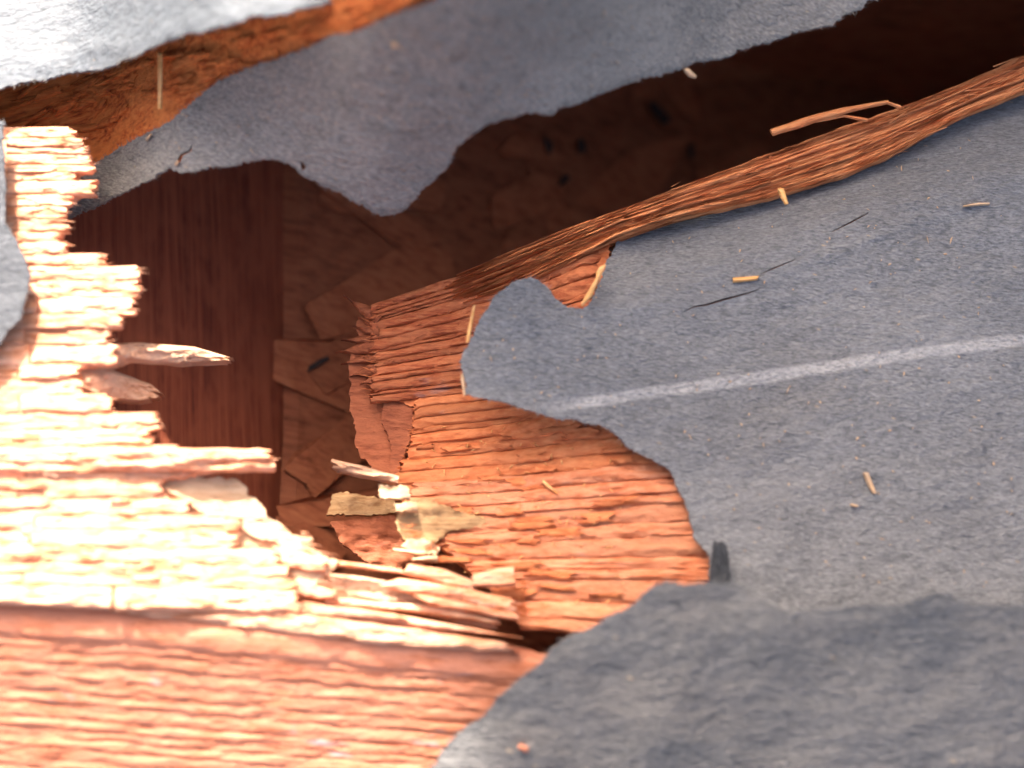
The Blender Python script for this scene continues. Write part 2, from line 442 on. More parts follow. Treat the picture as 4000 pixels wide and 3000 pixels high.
# added blocker, out of view past the top: shades the right of the hole
wx = cpt(1120, 0, 0); sx_, sy_ = -math.sin(SUN_AZ) * -1, math.cos(SUN_AZ)
D_ = .75
blocker_x = wx[0] + math.tan(SUN_AZ) * D_; blocker_y = wx[1] + D_
def add_shade_blocker():
    w = thing('shade_blocker', 'added blocker out of view beyond the torn roof felt, there to cast shade', 'shade_blocker', (blocker_x + 1, blocker_y, 0))
    bm = bmesh.new(); bmesh.ops.create_cube(bm, size=1)
    bmesh.ops.scale(bm, vec=(2.2, .3, 1.0), verts=bm.verts); bmesh.ops.translate(bm, vec=(blocker_x + 1.1, blocker_y + .15, .48), verts=bm.verts)
    bmesh.ops.bevel(bm, geom=bm.edges[:], offset=.01, segments=2, affect='EDGES')
    me = bpy.data.meshes.new('blocker_face'); bm.to_mesh(me); bm.free(); link('blocker_face', me, M['render'], w, False)
    bm = bmesh.new(); bmesh.ops.create_cube(bm, size=1)
    bmesh.ops.scale(bm, vec=(2.3, .4, .06), verts=bm.verts); bmesh.ops.translate(bm, vec=(blocker_x + 1.15, blocker_y + .15, 1.01), verts=bm.verts)
    bmesh.ops.bevel(bm, geom=bm.edges[:], offset=.008, segments=2, affect='EDGES')
    me = bpy.data.meshes.new('blocker_top'); bm.to_mesh(me); bm.free(); link('blocker_top', me, M['render'], w, False)
add_shade_blocker()
g = quad_strip('ground', [(-120, -120, 120, 120)], -3200, M['ground'], 'structure', thick=200)

# inside of the roof: dark cavity closed by an inner panel, a planed stud on the left
def z_panel(px, py):
    z = -105.0
    for _ in range(6): z = -105 - .38 * max(0, (P(px, py, z).x + .09) * 1000)
    return z
panel = thing('inner_panel', 'dark brown pressed flake panel deep inside the broken hole', 'panel', (0.03, 0, -.112))
bm = bmesh.new()
x0, x1, y0, y1, zb, zt = HX0 - .02, HX1 + .02, HY0 - .02, HY1 + .02, -.1065, -.0205
zr = -.106 - .38 * (x1 + .09); xm = -.09
for fc in (((x0, y0, zb), (xm, y0, zb), (xm, y1, zb), (x0, y1, zb)), ((xm, y0, zb), (x1, y0, zr), (x1, y1, zr), (xm, y1, zb)),
                     ((x0, y0, zb), (x0, y1, zb), (x0, y1, zt), (x0, y0, zt)), ((x1, y0, zr), (x1, y0, zt), (x1, y1, zt), (x1, y1, zr)),
                     ((x0, y1, zb), (xm, y1, zb), (x1, y1, zr), (x1, y1, zt), (x0, y1, zt)), ((x0, y0, zb), (x0, y0, zt), (x1, y0, zt), (x1, y0, zr), (xm, y0, zb))):
    bm.faces.new([bm.verts.new(q) for q in fc])
me = bpy.data.meshes.new('board'); bm.to_mesh(me); bm.free()
link('board', me, M['shaded_panel'], panel, False)
r = random.Random(4)
for i in range(75):
    px = r.uniform(1050, 3300); py = r.uniform(0, 2350)
    if py > 1300 - (px - 1100) * .45 + 900: continue
    a = r.gauss(-.25, .7); l = r.uniform(110, 330); w = r.uniform(50, 140)
    pl = []
    for q in range(9):
        t = q / 9 * 2 * math.pi; k = r.uniform(.7, 1.15)
        cx = math.copysign(abs(math.cos(t)) ** .6, math.cos(t)) * l * k; cy = math.copysign(abs(math.sin(t)) ** .6, math.sin(t)) * w * k
        pl.append((px + cx * math.cos(a) - cy * math.sin(a), py + cx * math.sin(a) + cy * math.cos(a)))
    zz = .4 + i * .012; tx, ty = r.uniform(-.004, .004), r.uniform(-.004, .004)
    V = [P(x, y, z_panel(x, y) + zz + .5 + (x - px) * tx + (y - py) * ty) for x, y in pl]; V += [v - Vector((0, 0, .0009)) for v in V]
    n = len(pl); F = [tuple(range(n - 1, -1, -1)), tuple(range(n, 2 * n))] + [(k, (k + 1) % n, n + (k + 1) % n, n + k) for k in range(n)]
    me = bpy.data.meshes.new('flake'); me.from_pydata(V, [], F); me.update()
    mark_sharp(me)
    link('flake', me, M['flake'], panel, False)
def blot(px, py, l, w, a, zz=4.2):
    pl = []
    for q in range(12):
        t = q / 12 * 2 * math.pi; k = r.uniform(.45, 1.15)
        cx, cy = math.cos(t) * l * k, math.sin(t) * w * k
        pl.append((px + cx * math.cos(a) - cy * math.sin(a), py + cx * math.sin(a) + cy * math.cos(a)))
    V = [P(x, y, z_panel(x, y) + zz) for x, y in pl]; V += [v - Vector((0, 0, .0015)) for v in V]; n = 12
    F = [tuple(range(n - 1, -1, -1)), tuple(range(n, 2 * n))] + [(k, (k + 1) % n, n + (k + 1) % n, n + k) for k in range(n)]
    me = bpy.data.meshes.new('dark_knot'); me.from_pydata(V, [], F); me.update(); mark_sharp(me)
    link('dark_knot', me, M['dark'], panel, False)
for a in ((2580, 440, 55, 22, .9), (2140, 560, 42, 16, 1.3), (2275, 570, 34, 26, 1.6), (2700, 585, 42, 18, 1.4), (3450, 250, 30, 22, .3),
          (1235, 1425, 60, 12, -.55), (2200, 700, 30, 14, -.6), (1500, 1270, 40, 12, -.3)):
    blot(*a)
def z_stud(x, y): return lerp(-22, -110, (x - 50) / 1100.0) + 0.0
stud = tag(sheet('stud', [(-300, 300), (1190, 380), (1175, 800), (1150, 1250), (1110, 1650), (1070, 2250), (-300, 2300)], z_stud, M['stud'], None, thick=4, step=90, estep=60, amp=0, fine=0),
           'smooth dark red brown stud with straight vertical grain inside the hole', 'stud')

# ------------------------------------------------------------------ sunlit board on the left
left = thing('roof_board', 'sun bleached ridged board on the left, broken into jagged ends over the hole', 'board', P(200, 1700, 0))
def ply(parent, poly, z, m, name='core_ply', thick=8, **k): return sheet(name, poly, z, m, parent, thick=thick, **k)
edgeL = [(101, 500), (190, 505), (270, 515), (290, 560), (320, 600), (330, 650), (270, 700), (320, 740), (240, 810), (240, 900), (230, 980), (330, 1030), (500, 1060), (510, 1140), (490, 1210), (450, 1260), (390, 1310),
         (420, 1400), (290, 1450), (280, 1520), (380, 1590), (560, 1640), (560, 1720), (640, 1770), (900, 1790), (880, 1830), (620, 1880), (640, 1930), (720, 2000), (880, 2070), (900, 2140), (1060, 2190), (1100, 2280), (1150, 2350), (700, 2375), (418, 2375), (0, 2345)]
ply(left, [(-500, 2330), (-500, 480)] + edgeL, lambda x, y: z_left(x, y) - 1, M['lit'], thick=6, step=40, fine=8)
# ridge rows of the left board: (y at the left side, y under its lower side, right end x, slope)
rows = [(497, 540, 300), (540, 574, 326), (574, 603, 350), (603, 645, 362), (645, 672, 374), (672, 706, 300), (706, 762, 384), (762, 805, 290), (805, 855, 262), (855, 905, 276), (905, 945, 245), (945, 990, 268),
        (990, 1040, 420), (1040, 1095, 560), (1095, 1160, 562), (1160, 1228, 535), (1228, 1285, 486), (1285, 1345, 440), (1345, 1425, 465), (1425, 1480, 320), (1480, 1540, 330), (1540, 1612, 440),
        (1612, 1680, 625), (1680, 1740, 605), (1740, 1800, 700), (1800, 1865, 700), (1865, 1950, 640), (1950, 2012, 745), (2012, 2075, 945), (2075, 2140, 930), (2140, 2200, 1100), (2200, 2250, 1128), (2250, 2300, 1160)]
for i, (ya, yb, xr) in enumerate(rows):
    sl = lerp(-.01, .03, sst(1700, 2300, ya))
    xl = -420
    A = [(xl, ya - (xr - xl) * sl * .5), (xr, ya + (xr - xl) * sl * .2)]; B = [(xl, yb - (xr - xl) * sl * .5), (xr, yb + (xr - xl) * sl * .2)]
    if i < 12: xl = 20; A[0] = (xl, ya); B[0] = (xl, yb)
    cuts = [0, 1]
    if i >= 12:
        x = rnd.uniform(-200, 150)
        while x < xr - 160:
            if x > 0: cuts.insert(-1, (x - A[0][0]) / (xr - A[0][0]))
            x += rnd.uniform(450, 1300)
    for q in range(len(cuts) - 1):
        a, b = cuts[q], cuts[q + 1]; g_ = 2.5 / (xr - A[0][0]) if b < 1 else 0
        dz = rnd.uniform(-.5, .5); last = b == 1
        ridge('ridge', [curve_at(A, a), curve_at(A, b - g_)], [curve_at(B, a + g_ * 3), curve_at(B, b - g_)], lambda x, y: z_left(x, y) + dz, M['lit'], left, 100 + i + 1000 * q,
              bulge=.65 * rnd.uniform(.6, 1.5), thick=3.5, rl=15 if i < 12 else (8 if a > 0 else 0), rr=48 if last else 7, rough=.45, peak=.66, wav=3)
# the long tongue over the hole and the butt-jointed lower pieces
ridge('ridge', [(-420, 1752), (1065, 1752)], [(-420, 1850), (1082, 1838)], lambda x, y: z_left(x, y) + .8, M['lit'], left, 151, bulge=2.4, rr=60, rough=.7, peak=.4, rows=10)
ridge('ridge', [(-420, 2283), (440, 2296)], [(-420, 2340), (432, 2378)], z_left, M['lit'], left, 152, bulge=1.8, rough=.5, rr=6)
ridge('ridge', [(452, 2292), (1180, 2310)], [(450, 2385), (1215, 2400)], z_left, M['lit'], left, 153, bulge=1.8, rough=.6, rr=50)
# second ply of pale fresh wood under it, torn further out
ply(left, [(560, 1880), (760, 1862), (880, 1868), (940, 1880), (965, 1905), (960, 1935), (1000, 1945), (1030, 1985), (1035, 2010), (1072, 2035), (1120, 2062), (1139, 2089), (1190, 2100), (1222, 2105), (1190, 2120), (1255, 2165), (1325, 2190), (1300, 2225), (1200, 2300), (1100, 2330), (700, 2150), (560, 2000)],
    lambda x, y: z_left(x, y) - 5 + 1.2 * FB(x * .008, y * .03, 2), M['tan'], name='inner_ply', thick=4, step=18, amp=7, fine=8, seed=5)
ply(left, [(640, 1905), (745, 1945), (980, 2050), (1090, 2110), (1030, 2110), (800, 2010)], lambda x, y: z_left(x, y) - 2.4, M['edge'], name='inner_ply', thick=2, step=18, amp=4, fine=8, seed=6)
# splinters that hang off the board
ridge('splinter', [(380, 1340), (560, 1340), (760, 1355), (915, 1400)], [(380, 1450), (500, 1405), (680, 1418), (885, 1415)], lambda x, y: 8 - 26 * sst(350, 950, x), M['edge'], left, 160, bulge=2.6, rr=70, rough=.7, rows=10, thick=5, peak=.35, step=7)
ridge('splinter', [(300, 1425), (430, 1440), (590, 1500), (640, 1545)], [(330, 1530), (450, 1560), (540, 1570), (600, 1562)], lambda x, y: 8 - 20 * sst(300, 650, x), M['edge'], left, 161, bulge=2.8, rr=60, rough=.7, rows=10, thick=5, peak=.35, step=7)

# ------------------------------------------------------------------ lower board
low = thing('roof_board', 'salmon orange ridged board lying below the ledge in the bottom left corner', 'board', P(700, 2750, 0))
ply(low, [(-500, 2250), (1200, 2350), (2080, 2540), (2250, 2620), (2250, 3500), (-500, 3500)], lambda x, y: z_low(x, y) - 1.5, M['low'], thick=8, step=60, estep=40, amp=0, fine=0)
yl = 2395; k = 0
while yl < 3420:
    h = 105 if k == 0 else rnd.uniform(32, 66)
    top = [(-450, yl - 40), (0, yl), (1000, yl + 82), (2250, yl + 175)]; bot = [(x, y + h) for x, y in top]
    if k == 0: top = [(-450, 2330), (0, 2345), (1000, 2430), (1500, 2500), (2220, 2560)]; bot = [(-450, 2450), (0, 2480), (1000, 2575), (2250, 2690)]; yl = 2375
    ridge('ridge', top, bot, z_low, M['low'], low, 200 + k, bulge=.35 if k else 1.2, thick=3, rough=.22, rows=7, step=12, peak=.68, wav=7)
    yl += h; k += 1

# ledge: the thick lower lip of the upper board, sunlit, running right to a broken end
ridge('ledge', [(430, 2380), (1200, 2395), (1700, 2470), (1960, 2505)], [(430, 2392), (1000, 2455), (1500, 2520), (2040, 2550)], lambda x, y: lerp(13, 11, sst(500, 1900, x)), M['lit'], left, 170, bulge=1.6, thick=7, rr=110, rough=.5, rows=9)

# ------------------------------------------------------------------ right board
right = thing('roof_board', 'orange red ridged board right of the hole, pushed in under the torn felt', 'board', P(2000, 1900, 0))
C0 = [(1409, 1195), (1580, 1146), (1833, 1064), (2023, 988), (2224, 886), (2439, 816), (2540, 780)]
C1 = [(1440, 1575), (1600, 1560), (1900, 1530), (2300, 1450), (2800, 1360)]
C2 = [(1535, 1890), (1900, 1870), (2300, 1830), (2800, 1790)]
C3 = [(1560, 2140), (2100, 2112), (2800, 2090)]
C4 = [(1900, 2450), (2300, 2475), (2800, 2520)]
def between(Ca, Cb, t, n=7): return [(lerp(a[0], b[0], t), lerp(a[1], b[1], t)) for a, b in ((curve_at(Ca, i / n), curve_at(Cb, i / n)) for i in range(n + 1))]
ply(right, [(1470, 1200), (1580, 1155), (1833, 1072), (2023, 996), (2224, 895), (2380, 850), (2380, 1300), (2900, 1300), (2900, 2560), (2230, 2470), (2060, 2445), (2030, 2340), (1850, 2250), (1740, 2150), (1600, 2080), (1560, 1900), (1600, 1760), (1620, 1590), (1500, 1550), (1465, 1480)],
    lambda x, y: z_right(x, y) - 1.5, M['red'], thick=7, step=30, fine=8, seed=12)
def board_rows(Ca, Cb, n, seed, bulge, left_fn, rough, rows, r0=40, zf_=None, mm='red'):
    ts = [0]
    for i in range(n): ts.append(ts[-1] + rnd.uniform(.5, 1.6))
    ts = [t / ts[-1] for t in ts]
    for i in range(n):
        A = between(Ca, Cb, ts[i]); B = between(Ca, Cb, ts[i + 1])
        xl = left_fn(A[0][1])
        A[0] = (xl, A[0][1]); B[0] = (xl, B[0][1])
        ridge('ridge', A, B, zf_ or z_right, M[mm], right, seed + i, bulge=bulge * rnd.uniform(.6, 1.4), rl=r0, rough=rough, rows=rows, thick=3, peak=.58, step=11)
def lf1(y): return 1440 + 25 * N(y * .02, 3)
def lf2(y): return 1610 - 70 * sst(1650, 1880, y) + 15 * N(y * .03, 5)
def lf3(y): return lerp(1580, 1700, sst(1980, 2140, y)) + 20 * N(y * .04, 8)
def lf4(y): return lerp(1740, 2050, sst(2140, 2290, y))
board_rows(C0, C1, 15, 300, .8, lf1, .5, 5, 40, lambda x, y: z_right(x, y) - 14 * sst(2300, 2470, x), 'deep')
board_rows(C1, C2, 8, 330, .85, lf2, .35, 7, 18)
board_rows(C2, C3, 5, 350, 1.0, lf3, .45, 8, 70, None, 'pale')
board_rows(C3, C4, 6, 370, .9, lf4, .4, 8, 40, None, 'pale')
# the core plies that show, split, along its broken left side
ply(right, [(1480, 1215), (1470, 1560), (1620, 1580), (1600, 1760), (1560, 1880), (1500, 1870), (1440, 1817), (1384, 1741), (1390, 1680), (1371, 1583), (1365, 1480), (1368, 1400), (1400, 1330), (1395, 1250)], lambda x, y: z_right(x, y) - 6, M['inner'], name='inner_ply', thick=3, step=25, amp=8, fine=9, seed=21)
ply(right, [(1500, 1560), (1615, 1570), (1610, 1700), (1575, 1790), (1550, 1880), (1520, 1860), (1530, 1740), (1490, 1640)], lambda x, y: z_right(x, y) - 2.5, M['inner'], name='inner_ply', thick=3, step=25, amp=4, fine=7, seed=22)
for q, (x0, y0, x1, y1, w) in enumerate([(1480, 1250, 1340, 1150, 26), (1470, 1262, 1385, 1182, 16), (1478, 1300, 1370, 1268, 20), (1480, 1330, 1330, 1325, 20), (1470, 1360, 1305, 1374, 26), (1470, 1395, 1330, 1420, 18), (1480, 1345, 1400, 1335, 14), (1470, 1440, 1362, 1470, 22), (1475, 1280, 1398, 1235, 12), (1470, 1480, 1400, 1500, 16)]):
    dx, dy = x1 - x0, y1 - y0; L_ = math.hypot(dx, dy); nx, ny = -dy / L_ * w, dx / L_ * w
    ridge('tooth', [(x0 - nx, y0 - ny), (x1 - nx * .35, y1 - ny * .35)], [(x0 + nx, y0 + ny), (x1 + nx * .35, y1 + ny * .35)], lambda x, y: z_right(x, y) - 1 - (1470 - x) * .05, M['inner'], right, 900 + q, bulge=1.2, thick=2.5, rr=30, rough=.7, rows=5, step=8, tip=.55, wav=6)
# pale chunks at the lower corner of the broken side
pale = [([(1480, 1895), (1590, 1900), (1605, 1948), (1485, 1945)], 'tan', -8), ([(1540, 1965), (1622, 1962), (1630, 1995), (1545, 1998)], 'tan', -7),
        ([(1285, 1985), (1300, 1930), (1345, 1920), (1420, 1935), (1540, 1950), (1550, 2005), (1420, 2010), (1330, 2010), (1275, 2010)], 'ochre', -38),
        ([(1590, 1985), (1650, 1950), (1700, 1960), (1900, 2030), (1880, 2060), (1760, 2075), (1690, 2130), (1580, 2110), (1542, 2035), (1560, 2000)], 'ochre', -13),
        ([(1570, 2130), (1590, 2100), (1660, 2105), (1720, 2140), (1700, 2165), (1600, 2155)], 'tan', -9),
        ([(1290, 2040), (1540, 2010), (1600, 2120), (1700, 2200), (1560, 2220), (1460, 2215), (1330, 2120)], 'inner', -34)]
for q, (pts, mm, z0) in enumerate(pale):
    ply(right, pts, lambda x, y, z0=z0: z0 + 1.8 * FB(x * .015, y * .03, 4), M[mm], name='inner_ply', thick=4, step=14, estep=6, amp=5, fine=7, seed=50 + q)
ridge('splinter', [(1285, 1790), (1400, 1815), (1560, 1860)], [(1300, 1835), (1400, 1860), (1550, 1890)], lambda x, y: -20, M['edge'], right, 81, bulge=2, rl=40, rough=.8, thick=4)
ridge('splinter', [(1535, 2143), (1660, 2150)], [(1537, 2148), (1660, 2172)], lambda x, y: -8, M['tan'], right, 82, bulge=1, thick=2, rough=.3, rows=4)
ridge('splinter', [(1610, 2182), (1710, 2168)], [(1612, 2188), (1710, 2192)], lambda x, y: -8, M['tan'], right, 83, bulge=1, thick=2, rough=.3, rows=4)
# the long splintered edge that runs up to the right
S_up = [(1700, 1110), (1984, 987), (2224, 886), (2439, 816), (2700, 709), (2853, 658), (3056, 582), (3264, 506), (3537, 411), (3707, 348), (3929, 247), (4500, 0)]
S_lo = [(1800, 1190), (2100, 1080), (2300, 985), (2440, 905), (2720, 830), (2904, 800), (3207, 710), (3416, 640), (3568, 550), (3802, 430), (4000, 360), (4500, 140)]
ts = [0, .09, .2, .3, .42, .52, .63, .75, .88, 1]
for i in range(len(ts) - 1):
    A = between(S_up, S_lo, ts[i], 18); B = between(S_up, S_lo, ts[i + 1] + .02, 18)
    ridge('fibre_strand', A, B, lambda x, y, i=i: z_strip(x, y) + 1.0 - abs(i - 4) * .25, M['strip'], right, 400 + i, bulge=.5, rl=700, rough=.4, rows=6, thick=4, step=11, wav=9)
r = random.Random(430)
for i in range(26):
    u0 = r.uniform(.12, .85); ln = r.uniform(.05, .22); t0 = r.uniform(.05, .9); w = r.uniform(.03, .09)
    A = []; B = []
    for q in range(6):
        u = min(1, u0 + ln * q / 5); a = curve_at(S_up, u); b = curve_at(S_lo, u); t = t0 + (q / 5 - .5) * r.uniform(-.02, .02)
        A.append((lerp(a[0], b[0], t), lerp(a[1], b[1], t))); B.append((lerp(a[0], b[0], t + w), lerp(a[1], b[1], t + w)))
    lift_ = r.uniform(1.0, 2.4)
    ridge('fibre_strand', A, B, lambda x, y: z_strip(x, y) + lift_, M['strip'], right, 440 + i, bulge=.7, rl=40, rr=40, rough=.4, rows=4, thick=1.4, step=14, wav=4, tip=.3, tipl=.3)
ridge('splinter', [(3010, 505), (3200, 440), (3340, 412), (3470, 390)], [(3022, 527), (3200, 470), (3330, 432), (3470, 400)], lambda x, y: 12, M['strip'], right, 420, bulge=1, rough=.3, rows=5, thick=1.5, wav=3)
ridge('splinter', [(3190, 470), (3300, 448), (3390, 462)], [(3190, 476), (3300, 455), (3390, 472)], lambda x, y: 10, M['strip'], right, 421, bulge=.5, rough=.2, rows=4, thick=1, wav=2)
ridge('splinter', [(3455, 392), (3520, 412)], [(3452, 398), (3520, 422)], lambda x, y: 9, M['strip'], right, 422, bulge=.5, rough=.2, rows=4, thick=1, wav=2)
ridge('splinter', [(3040, 735), (3062, 735), (3080, 795)], [(3040, 742), (3052, 770), (3068, 797)], lambda x, y: 12, M['chip'], right, 423, bulge=.6, rough=.2, rows=4, thick=1, wav=2)

# ------------------------------------------------------------------ rough wood showing between the two upper felts
top = thing('rough_board', 'rough fibrous orange wood exposed between the two felts at the top left', 'board', P(700, 320, 10))
sheet('core_ply', [(-400, 250), (0, 200), (400, 110), (800, -60), (1400, -220), (1750, -330), (2100, -330), (1850, 100), (1560, 260), (1200, 400), (900, 560), (620, 640), (330, 740), (-100, 780), (-400, 700)], z_topwood, M['top'], top, thick=5, step=16, seed=71)
r = random.Random(72)
for i in range(70):
    px = r.uniform(0, 1600); yc = lerp(480, 40, px / 1650); py = min(yc + r.uniform(-150, 130) * lerp(1, .4, px / 1600), band_top(px) - 22)
    l = r.uniform(30, 120); w = r.uniform(7, 22); a = -.33 + r.gauss(0, .18)
    dx, dy = math.cos(a) * l, math.sin(a) * l
    ridge('fibre_strand', [(px - dx, py - dy - w), (px + dx, py + dy - w)], [(px - dx, py - dy + w), (px + dx, py + dy + w)], lambda x, y: z_topwood(x, y) + .6, M['top'], top, 500 + i, bulge=.9, rl=l * .6, rr=l * .6, rough=.4, rows=4, thick=1.2, step=10, wav=3)

# ------------------------------------------------------------------ roofing felt
flap = tag(sheet('roofing_felt', [(-700, 520), (-300, 420), (0, 345), (82, 320), (165, 313), (266, 285), (405, 269), (506, 225), (633, 168), (684, 149), (728, 130), (823, 114), (905, 89), (987, 60), (1076, 60), (1171, 35), (1266, 13), (1400, 6), (1500, -30), (1700, -110), (1650, -1400), (-700, -1400)],
           z_flap, M['felt_lit'], None, thick=1.4, seed=61, fringe=.8, amp=6, fine=7, step=26), 'bleached pale blue felt flap in the sun at the top left corner', 'felt')
band = tag(sheet('roofing_felt', [(1400, 120), (1297, 139), (1171, 203), (1013, 253), (848, 317), (747, 405), (684, 456), (633, 487), (494, 563), (411, 614), (373, 636), (200, 760), (190, 880), (272, 848), (392, 797), (538, 722), (658, 656), (696, 668), (760, 671), (823, 646), (886, 652), (987, 623), (1076, 617), (1139, 639), (1171, 674), (1203, 690), (1266, 722), (1317, 741), (1363, 772), (1420, 804), (1458, 829), (1496, 839), (1553, 829), (1585, 817), (1629, 760), (1692, 703), (1756, 639), (1781, 570), (1844, 525), (1908, 481), (1971, 462), (2060, 437), (2154, 440), (2205, 411), (2287, 392), (2363, 354), (2471, 317), (2566, 288), (2648, 272), (2714, 240), (2853, 222), (2878, 196), (2992, 165), (3151, 114), (3252, 95), (3296, 57), (3372, 25), (3397, 0), (3520, -45), (4300, -70), (4900, -80), (4900, -800), (2500, -800), (1900, -300), (1705, 0), (1521, 63)],
           z_band, M['felt_band'], None, thick=1.5, seed=62, fringe=1.0, amp=6, fine=8,
           holes=[[(690, 630), (705, 600), (740, 585), (752, 560), (748, 590), (715, 608), (702, 635)], [(1176, 625), (1190, 640), (1196, 652), (1182, 668), (1175, 650)]]),
           'loose charcoal felt hanging over the hole with a pointed torn tip', 'felt')
def slit(pts, w):
    n = len(pts); up = []; dn = []
    for i, (x, y) in enumerate(pts):
        k = w * math.sin(math.pi * (i + .35) / (n - .3)) + .6
        up.append((x, y - k)); dn.append((x, y + k))
    return up + dn[::-1]
rf = tag(sheet('roofing_felt', [(4700, 100), (4000, 340), (3802, 415), (3644, 478), (3568, 536), (3486, 587), (3416, 625), (3296, 656), (3207, 694), (3043, 738), (2904, 789), (2727, 814), (2600, 849), (2427, 892), (2408, 949), (2389, 1000), (2371, 1013), (2352, 1077), (2327, 1140), (2301, 1190), (2276, 1206), (2213, 1200), (2175, 1171), (2143, 1127), (2111, 1096), (2073, 1086), (2023, 1092), (1985, 1115), (1940, 1146), (1909, 1197), (1871, 1254), (1846, 1317), (1808, 1380), (1798, 1412), (1811, 1456), (1823, 1501), (1823, 1539), (1883, 1554), (1959, 1570), (2023, 1589), (2086, 1608), (2137, 1627), (2187, 1637), (2244, 1637), (2289, 1653), (2339, 1659), (2390, 1684), (2422, 1709), (2447, 1741), (2504, 1773), (2554, 1798), (2600, 1823), (2619, 1838), (2638, 1880), (2651, 1918), (2682, 1963), (2689, 1988), (2698, 2045), (2714, 2102), (2746, 2140), (2774, 2171), (2771, 2279), (2780, 2700), (4700, 2900)],
           z_felt, M['felt_right'], None, thick=1.4, seed=63, fringe=.7, amp=4, fine=6, step=24,
           holes=[slit([(2668, 1218), (2710, 1198), (2760, 1190), (2820, 1172), (2870, 1158), (2930, 1142), (2970, 1128)], 3.5), slit([(2975, 1068), (3040, 1040), (3110, 1012)], 2.5), slit([(3250, 905), (3330, 865), (3395, 830)], 3)]),
           'broad grey felt sheet on the right marked with a white chalk line', 'felt')
tabm = sheet('torn_tab', [(2790, 2112), (2805, 2120), (2822, 2112), (2840, 2124), (2848, 2190), (2858, 2290), (2772, 2290), (2776, 2210), (2786, 2160)], lambda x, y: 9 + (2290 - y) * .03, M['felt_tab'], None, thick=1.4, step=16, estep=7, amp=3, fine=4, seed=66)
tabm.parent = rf; tabm['label'] = 'black folded tab of felt standing at the torn edge'
near = tag(sheet('roofing_felt', [(1560, 3250), (1687, 3000), (1725, 2937), (1763, 2887), (1839, 2830), (1896, 2792), (1928, 2741), (1991, 2684), (2042, 2640), (2099, 2602), (2143, 2545), (2187, 2507), (2263, 2469), (2314, 2450), (2371, 2406), (2459, 2374), (2516, 2323), (2561, 2285), (2600, 2270), (2663, 2285), (2790, 2273), (2872, 2279), (2916, 2304), (2980, 2336), (3043, 2380), (3106, 2387), (3201, 2374), (3359, 2368), (3518, 2361), (3568, 2342), (3625, 2317), (3708, 2323), (3771, 2349), (3834, 2355), (3897, 2368), (4000, 2361), (4700, 2380), (4700, 3600), (1500, 3600)],
           z_near, M['felt_near'], None, thick=1.6, seed=64, fringe=.8, amp=7, fine=8), 'blurred dark felt flap with a bumpy edge in the bottom right foreground', 'felt')
scrap = tag(sheet('roofing_felt', [(-500, 440), (0, 466), (24, 480), (10, 506), (20, 700), (20, 870), (60, 932), (101, 1016), (117, 1077), (111, 1127), (95, 1178), (82, 1247), (38, 1285), (0, 1342), (-100, 1420), (-500, 1500)],
           lambda x, y: 24 + 2 * FB(x * .004, y * .004, 2), M['felt_scrap'], None, thick=1.5, seed=65, fringe=.5), 'small rounded felt scrap at the left edge, over the jagged board ends', 'felt')

# ------------------------------------------------------------------ loose splinters in the broken corner at the bottom
def loose(label, A, B, z, m, seed, **k):
    k['rough'] = k.get('rough', .5) * .6; k.setdefault('wav', 1.5); k['step'] = 7; k['peak'] = .6
    return tag(ridge('wood_splinter', A, B, z if callable(z) else (lambda x, y: z), M[m], None, seed, **k), label, 'splinter', 'splinters in the broken corner')
loose('thin straight splinter bridging the dark gap at the bottom of the hole', [(1230, 2180), (1400, 2200), (1590, 2228)], [(1230, 2200), (1400, 2218), (1590, 2240)], 4, 'lit', 601, bulge=.8, thick=2, rr=30, rough=.3, rows=5)
loose('short wide pink splinter just under the dark gap', [(1590, 2202), (1740, 2225), (1900, 2290)], [(1570, 2240), (1720, 2275), (1860, 2320)], 3, 'lit', 602, bulge=1.5, rr=60, rl=20, rough=.6)
loose('broad pale splinter with a frayed left tip, largest in the corner', [(1470, 2285), (1560, 2258), (1750, 2285), (2010, 2340)], [(1500, 2292), (1600, 2315), (1800, 2345), (2035, 2405)], 5, 'lit', 603, bulge=1.8, rl=70, rr=40, rough=.8, rows=10)
loose('pale splinter wedged below the broad one', [(1595, 2315), (1700, 2330), (2025, 2395)], [(1610, 2322), (1680, 2365), (2030, 2425)], 6, 'lit', 604, bulge=1.5, rl=60, rr=20, rough=.5)
loose('short block of split wood against the orange ridges', [(1830, 2250), (1950, 2215), (2010, 2210)], [(1840, 2290), (1950, 2290), (2020, 2285)], 2, 'lit', 605, bulge=1.5, rl=50, rr=20, rough=.8)
loose('long narrow tan splinter above the pointed white one', [(1270, 2330), (1500, 2352), (1700, 2365), (1960, 2425)], [(1270, 2365), (1500, 2378), (1700, 2400), (1960, 2440)], 3, 'edge', 606, bulge=1.2, rr=60, rough=.6, rows=6)
loose('long white splinter ending in a sharp point over the slot', [(1370, 2378), (1600, 2410), (2045, 2488)], [(1350, 2412), (1600, 2440), (2045, 2494)], 11, 'lit', 607, bulge=1.2, rl=40, rough=.4, rows=6, tip=.3)
loose('flat torn sheet of tan wood lying behind the splinters', [(1180, 2230), (1400, 2250), (1650, 2290), (1950, 2400)], [(1150, 2330), (1300, 2350), (1600, 2390), (1950, 2470)], -3, 'edge', 608, bulge=1.5, rl=50, rr=60, rough=.9, rows=10)
loose('short pale splinter at the ragged end of the sunlit board', [(1120, 2255), (1250, 2290), (1320, 2310)], [(1120, 2320), (1250, 2340), (1310, 2330)], 8, 'lit', 609, bulge=1.5, rl=20, rr=50, rough=.7)
loose('upper pale splinter at the ragged end of the sunlit board', [(1060, 2130), (1180, 2160), (1290, 2195)], [(1060, 2200), (1200, 2230), (1270, 2225)], 9, 'lit', 610, bulge=1.5, rl=20, rr=60, rough=.8)
